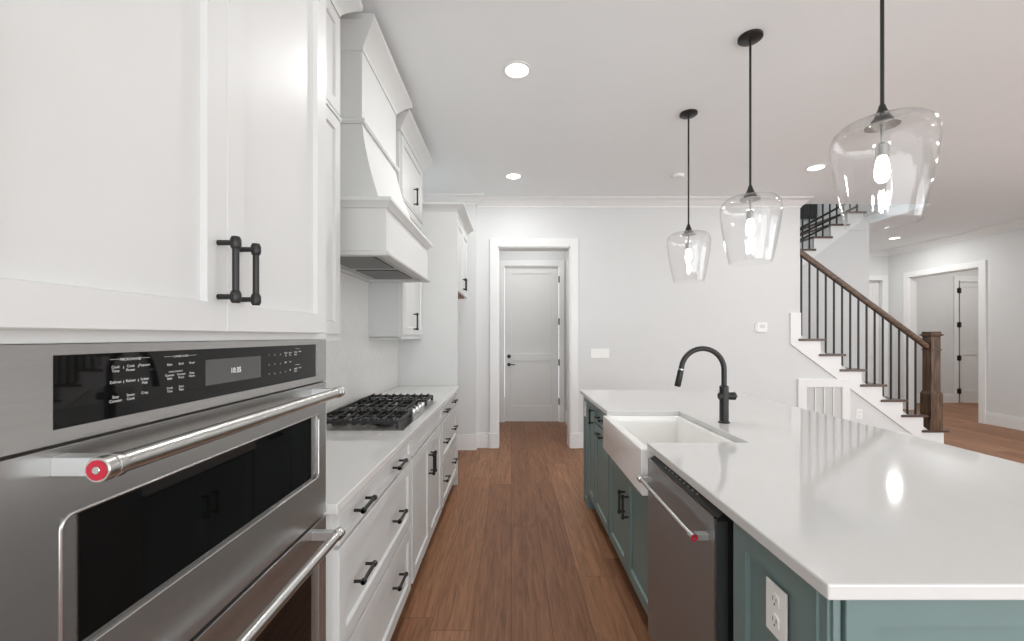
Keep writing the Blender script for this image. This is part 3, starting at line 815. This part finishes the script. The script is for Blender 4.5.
# dishwasher
dw = thing('dishwasher', 'dark stainless dishwasher with a bar handle, built into the island', 'dishwasher', (.89, 1.53, 0))
MB().box(XI+.02, 1.195, 1.235, 1.825, .09, .872).build('tub', 'dark', dw)
MB().box(XI-.017, XI+.018, 1.232, 1.827, .098, .836).build('door_core', 'coredark', dw)
m = MB().box(XI-.022, XI-.0165, 1.230, 1.829, .098, .848)
m.build('door_front', 'dksteel', dw, .0012)
MB().box(XI-.0225, XI-.016, 1.2285, 1.2335, .098, .849).box(XI-.0225, XI-.016, 1.2285, 1.829, .845, .849).build('door_edge', 'chrome', dw)
cp = MB().prism([(XI-.016, .836), (XI+.018, .836), (XI+.018, .872), (XI-.012, .845)], 1, 1.232, 1.827).build('control_strip', 'black', dw)
m = MB()
Fc = Fr((XI-.012, 0, .845), (0, -1, 0), Vector((.03, 0, .027)).normalized(), Vector((-.027, 0, .03)).normalized())
for i in range(9):
    m.fbox(Fc, -1.68+i*.035, -1.68+i*.035+.014, .013, .018, .0003, .0006)
m.build('control_marks', 'nickel', cp)
MB().box(XI+.0, XI+.05, 1.24, 1.82, .0, .09).build('toe_plate', 'dark', dw)
hx = .539
h = MB().cyl((hx, 1.275, .774), (hx, 1.785, .774), .0088, 18).build('handle', 'chrome', dw, 0, True)
MB().lathe([(.0120, 0), (.0128, .001), (.0128, .022), (.0088, .024)], (hx, 1.262, .774), (0, 1, 0), 24).build('handle_end_cap', 'chrome', h, 0, True)
MB().lathe([(.0120, 0), (.0128, .001), (.0128, .022), (.0088, .024)], (hx, 1.798, .774), (0, -1, 0), 24).build('handle_end_cap', 'chrome', h, 0, True)
for a0, a1 in ((1.266, 1.288), (1.772, 1.794)):
    m = MB().box(hx, XI-.02, a0, a1, .765, .783)
    m.build('handle_bracket', 'bracket', h, .001)
MB().lathe([(.0100, 0), (.0100, .0008), (0, .0008)], (hx, 1.2619, .774), (0, -1, 0), 24).build('medallion', 'red', h)['label'] = 'round red medallion'
MB().lathe([(.0036, 0), (.0036, .0010), (0, .0010)], (hx, 1.2612, .774), (0, -1, 0), 16).build('medallion_centre', 'chrome', h)

# apron sink
sk = MB()
x0, x1, y0, y1, z0, z1 = .555, 1.0165, 1.8315, 2.5985, .70, .888
z1a = .895
# one shell: outer block with a sunk bowl
def R(x0, x1, y0, y1, z): return [sk.bm.verts.new(q) for q in ((x0, y0, z), (x1, y0, z), (x1, y1, z), (x0, y1, z))]
tw = .045
rs = [R(x0+.006, x1, y0+.004, y1-.004, .684), R(x0, x1, y0, y1, .692), R(x0, x1, y0, y1, z1-.004), R(x0+.004, x1, y0+.004, y1-.004, z1),
      R(x0+tw-.008, x1-.018, y0+.03, y1-.03, z1), R(x0+tw, x1-.024, y0+.036, y1-.036, z1-.008), R(x0+tw+.004, x1-.028, y0+.042, y1-.042, .72), R(x0+tw+.02, x1-.045, y0+.06, y1-.06, .702)]
sk.bm.faces.new(rs[0])
for A, B in zip(rs, rs[1:]):
    for i in range(4): sk.bm.faces.new((A[i], A[(i+1) % 4], B[(i+1) % 4], B[i]))
sk.bm.faces.new(rs[-1])
sink = thing('apron_sink', 'white fireclay apron-front sink set in the island', 'sink', (.8, 2.215, .684))
sk.build('basin', 'porcelain', sink, .007, True)
MB().lathe([(.045, 0), (.045, .003), (.03, .004), (.028, .001), (0, .001)], (.82, 2.215, .7015), (0, 0, 1), 24).build('drain', 'nickel', sink, 0, True)

# faucet
fx, fy = 1.115, 2.245
fa = thing('kitchen_faucet', 'matt black gooseneck faucet standing behind the sink on the island', 'faucet', (fx, fy, .9152))
MB().lathe([(.028, 0), (.028, .006), (.0225, .010), (.0225, .19), (.020, .193), (.0145, .196)], (fx, fy, .9155), (0, 0, 1), 28).build('body', 'black', fa, 0, True)
R_ = .112; zc = 1.192
pts = [(fx, fy, 1.105), (fx, fy, 1.15), (fx, fy, zc)]
for i in range(1, 22):
    an = PI*i/21*.955
    pts.append((fx-R_+R_*math.cos(an), fy, zc+R_*math.sin(an)))
p1 = Vector(pts[-1]); dr = (Vector(pts[-1])-Vector(pts[-2])).normalized()
pts.append(tuple(p1+dr*.01))
MB().tube(pts, .0135, 18).build('gooseneck', 'black', fa, 0, True)
q = Vector(pts[-1])
MB().cyl(q, q+dr*.006, .0142, 20).build('collar_ring', 'chrome', fa, 0, True)
MB().lathe([(.0142, 0), (.0152, .006), (.0160, .085), (.013, .089)], q+dr*.006, dr, 22).build('spray_head', 'black', fa, 0, True)
h = MB().cyl((fx-.026, fy, 1.055), (fx+.05, fy, 1.055), .019, 24).build('valve_barrel', 'black', fa, 0, True)
MB().lathe([(.0205, 0), (.0205, .02), (.015, .024)], (fx+.036, fy, 1.055), (1, 0, 0), 24).cyl((fx+.056, fy, 1.055), (fx+.068, fy, 1.055), .005, 10).build('lever', 'black', h, 0, True)

# ------------------------------------------------------------------ pendants
def pendant(x, y, label):
    t = thing('pendant_light', label, 'pendant lamp', (x, y, H), 'clear glass pendants over the island')
    MB().lathe([(.064, 0), (.064, -.012), (.056, -.018), (.030, -.021), (.012, -.026), (0, -.026)], (x, y, H-.0005), (0, 0, 1), 32).build('canopy', 'black', t, 0, True)
    MB().cyl((x, y, 2.200), (x, y, H-.02), .0062, 14).build('rod', 'black', t, 0, True)
    MB().lathe([(.009, .062), (.012, .050), (.026, .014), (.033, .006), (.033, 0), (0, 0)], (x, y, 2.150), (0, 0, 1), 28).build('cap', 'black', t, 0, True)
    MB().cyl((x, y, 2.065), (x, y, 2.151), .0055, 12).build('stem', 'nickel', t, 0, True)
    MB().lathe([(0, 0), (.052, 0), (.052, .003), (0, .003)], (x, y, 2.134), (0, 0, 1), 28).build('shade_plate', 'nickel', t, 0, True)
    s_ = MB().lathe([(.016, 0), (.0205, .003), (.0205, .046), (.012, .052), (.006, .052)], (x, y, 2.020), (0, 0, 1), 24).build('socket', 'nickel', t, 0, True)
    MB().lathe([(.013, .0), (.018, -.012), (.0215, -.038), (.0235, -.055), (.020, -.076), (.011, -.089), (0, -.092)], (x, y, 2.020), (0, 0, 1), 24).build('bulb', 'bulb', s_, 0, True)
    ou = [(.030, 2.148), (.088, 2.147), (.126, 2.138), (.147, 2.118), (.1555, 2.09), (.155, 2.055), (.149, 2.00), (.138, 1.93), (.126, 1.865), (.116, 1.815), (.109, 1.784), (.111, 1.780)]
    inn = [(r-.0028, z-(.0028 if r < .12 and z > 2.1 else 0)) for r, z in ou[:-1]+[(.108, 1.780)]][::-1]
    prof = [(r, z-1.78) for r, z in ou+inn]
    MB().lathe(prof, (x, y, 1.78), (0, 0, 1), 64, closed=True).build('glass_shade', 'glass', t, 0, True)
    return t
pendant(1.351, 1.56, 'clear glass pendant lamp nearest the camera, largest in view')
pendant(1.339, 2.40, 'clear glass pendant lamp, middle one of the row over the island')
pendant(1.334, 3.225, 'clear glass pendant lamp farthest from the camera, over the island end')

# ------------------------------------------------------------------ recessed lights
def recessed(x, y, label, power=6):
    t = thing('recessed_light', label, 'ceiling light', (x, y, H), 'recessed ceiling lights')
    MB().lathe([(.092, 0), (.092, -.004), (.074, -.007), (.070, -.002), (.070, 0)], (x, y, H), (0, 0, 1), 32, closed=True).build('trim_ring', 'plastic', t, 0, True)
    MB().lathe([(.071, -.0005), (.071, -.003), (0, -.003)], (x, y, H), (0, 0, 1), 32).build('lens', 'lamp', t)
    a = area('downlight', (x, y, H-.012), (0, 0, 0), .13, .13, power, (.99, .985, .97), 'DISK')
recessed(.035, 2.70, 'recessed ceiling light nearest the camera above the aisle', 15)
recessed(.02, 4.49, 'recessed ceiling light above the aisle, nearer the back wall', 11)
recessed(3.03, 4.26, 'recessed ceiling light glimpsed beside the near pendant, before the stairs')
recessed(6.56, 7.33, 'recessed ceiling light in the stair hall near the wide opening', 20)
for x, y, pw in ((.03, .9, 2.5), (3.03, 2.4, 6), (3.03, .6, 6), (5.6, 4.3, 20), (5.6, 2.0, 10)):
    area('downlight', (x, y, H-.012), (0, 0, 0), .13, .13, pw, (.99, .985, .97), 'DISK')
tag(MB().lathe([(.062, 0), (.062, -.012), (.052, -.026), (0, -.028)], (1.735, 4.46, H), (0, 0, 1), 28).build('smoke_detector', 'plastic', None, 0, True), 'round white smoke detector on the ceiling behind the far pendant rod', 'smoke detector')

# ------------------------------------------------------------------ switch, thermostat, outlet, return grille
outlet('white four-gang light switch on the back wall right of the cased opening', FB, 1.085, 1.158, 'light_switch', .225, .115, 'light switch')
t = thing('thermostat', 'small white thermostat with grey screen on the back wall before the stairs', 'thermostat', (3.055, YB, 1.47))
MB().fbox(FB, 2.98, 3.035, 1.425, 1.525, .0005, .012).fbox(FB, 3.0, 3.125, 1.42, 1.535, .0005, .02).build('case', 'plastic', t, .004)
MB().fbox(FB, 3.03, 3.095, 1.465, 1.51, .0195, .021).build('screen', 'grille', t)
outlet('white outlet on the wall below the stair stringer, right of the return grille', FB, 4.26, .415)
t = thing('return_air_grille', 'white return air grille in the wall below the stairs', 'vent', (3.82, YB, .3))
g0, g1, gz0, gz1 = 3.50, 4.135, .0, .845
m = MB().fbox(FB, g0, g0+.1, gz0, gz1, .0005, .024).fbox(FB, g1-.09, g1, gz0, gz1, .0005, .024).fbox(FB, g0+.1, g1-.09, gz1-.1, gz1, .0005, .024)
m.build('casing', 'trim', t, .003)
MB().fbox(FB, g0+.1, g1-.09, gz0+.1, gz1-.1, .0005, .004).build('backing', 'grille', t)
m = MB()
for i in range(5):
    a = g0+.1+(g1-g0-.19)*i/4; m.fbox(FB, a-.006, a+.006, .1, gz1-.1, .004, .020)
m.build('divider', 'trim', t)
m = MB(); n = 44
for i in range(n):
    z = .11+(gz1-.215)*i/(n-1); m.fbox(FB, g0+.1, g1-.09, z, z+.005, .003, .012)
m.build('louvre_slats', 'grille', t)

# ------------------------------------------------------------------ stairs
RUN, RISE = .2506, .186
st = thing('staircase', 'lower stair flight with white risers and stained oak treads climbing left', 'stairs', (4.3, 5.8, 0))
def tz(n): return .221+RISE*(n-1)
def tx(n): return 5.31-RUN*(n-1)
NT = 9
for n in range(1, NT+1):
    MB().box(tx(n+1)-.05 if n < NT else tx(n)-.30, tx(n)+.02, YB-.035 if n < 8 else 5.45, 6.395, tz(n)-.028, tz(n)).build('tread', 'tread', st, .004)
    MB().box(tx(n)-.05, tx(n)-.03, YB-.001 if n < 8 else 5.45, 6.39, (tz(n-1) if n > 1 else 0), tz(n)-.028).build('riser', 'trim', st)
# skirt board / stringer in front: stepped top, sloping bottom
pts = [(5.28, 0), (5.28, tz(1)-.028)]
for n in range(1, NT):
    xr = tx(n+1)-.03
    pts += [(xr, tz(n)-.028), (xr, tz(n+1)-.028)]
pts = [p for p in pts if p[0] > 3.6]
zl = lambda x: 1.268-(x-3.425)*.742-.008
pts = pts[:-1] if pts[-1][1] > 1.36 else pts
pts += [(3.537, pts[-1][1]), (3.537, 1.655), (3.41, 1.655), (3.41, zl(3.41)), (5.12, 0)]
MB().prism(pts, 1, YB-.018, YB-.001).build('stringer', 'trim', st, .0)
m = MB().box(2.31, tx(NT)-.30, 5.445, 7.45, 1.85, 1.894)
m.build('landing', 'tread', st)

rl = thing('stair_railing', 'oak handrail with square newel post and black iron balusters on the lower flight', 'railing', (5.18, 5.28, .22))
yb = YB+.03
hr = lambda x: 2.455-(x-3.535)*.742      # handrail top
for k_ in range(15):
    x = 3.572+.1005*k_
    n = int(math.floor((5.31-x)/RUN))+1
    MB().box(x-.0078, x+.0078, yb-.0078, yb+.0078, tz(n), hr(x)-.05).build('baluster', 'black', rl)
# handrail: moulded section swept on the slope
def slope_bar(mb, xa, xb, f, y, prof):
    A = []
    for x in (xa, xb): A.append([mb.bm.verts.new((x, y+o, f(x)+u)) for o, u in prof])
    n = len(prof)
    for i in range(n): mb.bm.faces.new((A[0][i], A[0][(i+1) % n], A[1][(i+1) % n], A[1][i]))
    mb.bm.faces.new(A[0]); mb.bm.faces.new(A[1])
RP = [(-.022, -.075), (.022, -.075), (.03, -.05), (.032, -.02), (.02, -.002), (0, 0), (-.02, -.002), (-.032, -.02), (-.03, -.05)]
m = MB(); slope_bar(m, 3.54, 5.14, hr, yb, RP)
m.build('handrail', 'oak_along', rl, 0, True)
nx0, nx1, ny0, ny1 = 5.122, 5.238, 5.222, 5.338
nx, ny = (nx0+nx1)/2, (ny0+ny1)/2
def sq(mb, h, za, zb, ha=None):
    h2 = ha if ha is not None else h
    mb.hexa([(nx-h, ny-h, za), (nx+h, ny-h, za), (nx+h, ny+h, za), (nx-h, ny+h, za), (nx-h2, ny-h2, zb), (nx+h2, ny-h2, zb), (nx+h2, ny+h2, zb), (nx-h2, ny+h2, zb)])
m = MB(); sq(m, .073, .221, .66); sq(m, .073, .66, .70, .058); sq(m, .058, .70, 1.40)
np_ = m.build('newel_post', 'oak_up', rl, .002)
m = MB(); sq(m, .066, 1.195, 1.212); m.build('newel_band', 'oak_along', np_, .003)
m = MB(); sq(m, .058, 1.36, 1.375, .068); sq(m, .078, 1.375, 1.392); sq(m, .066, 1.392, 1.425, .060); m.build('newel_cap', 'oak_along', np_, .003)

us = thing('upper_staircase', 'upper stair flight climbing right behind the back wall, oak treads on white risers', 'stairs', (4.4, 6.9, 1.9))
pts = []
KS = list(range(-3, 5))
uz = lambda k_: 2.668+RISE*k_
ux = lambda k_: 4.228+RUN*k_
for k_ in KS:
    if k_ > 3: continue
    MB().box(ux(k_), ux(k_+1)+.055, 6.365, 7.49, uz(k_)-.028, uz(k_)).build('tread', 'tread', us, .003)
    MB().box(ux(k_)+.03, ux(k_)+.05, 6.385, 7.48, uz(k_-1), uz(k_)-.028).build('riser', 'trim', us)
top = []
for k_ in KS[:-1]:
    top += [(ux(k_)+.03, uz(k_-1)-.028), (ux(k_)+.03, uz(k_)-.028)]
lo = lambda x: 2.588+(x-4.568)*.76
top = [p for p in top]
xe = ux(4)+.03
poly = top+[(min(xe, 5.25), uz(3)-.028), (min(xe, 5.25), lo(min(xe, 5.25))), (ux(-3)+.03, lo(ux(-3)+.03))]
MB().prism(poly, 1, 6.384, 6.399).build('stringer', 'trim', us)
ur = thing('upper_stair_railing', 'black metal railing with sloping rails on the upper stair flight', 'railing', (4.7, 6.43, 2.6))
for x in (4.272, 4.372, 4.474, 4.575, 4.676, 4.782, 4.885, 4.985, 5.085, 5.19):
    k_ = int(math.floor((x-4.228)/RUN))
    MB().box(x-.008, x+.008, 6.422, 6.438, uz(k_), uz(k_)+1.0).build('baluster', 'black', ur)
for (xa, za, xb, zb) in ((4.24, 2.935, 5.2, 3.46), (4.24, 2.855, 5.2, 3.32), (4.24, 2.765, 4.79, 3.04)):
    MB().bar((xa, 6.43, za), (xb, 6.43, zb), .02, ht=.03).build('rail', 'black', ur)
MB().bar((4.1, 6.43, 3.50), (5.22, 6.43, 4.31), .05, ht=.05).build('handrail', 'oak_along', ur)
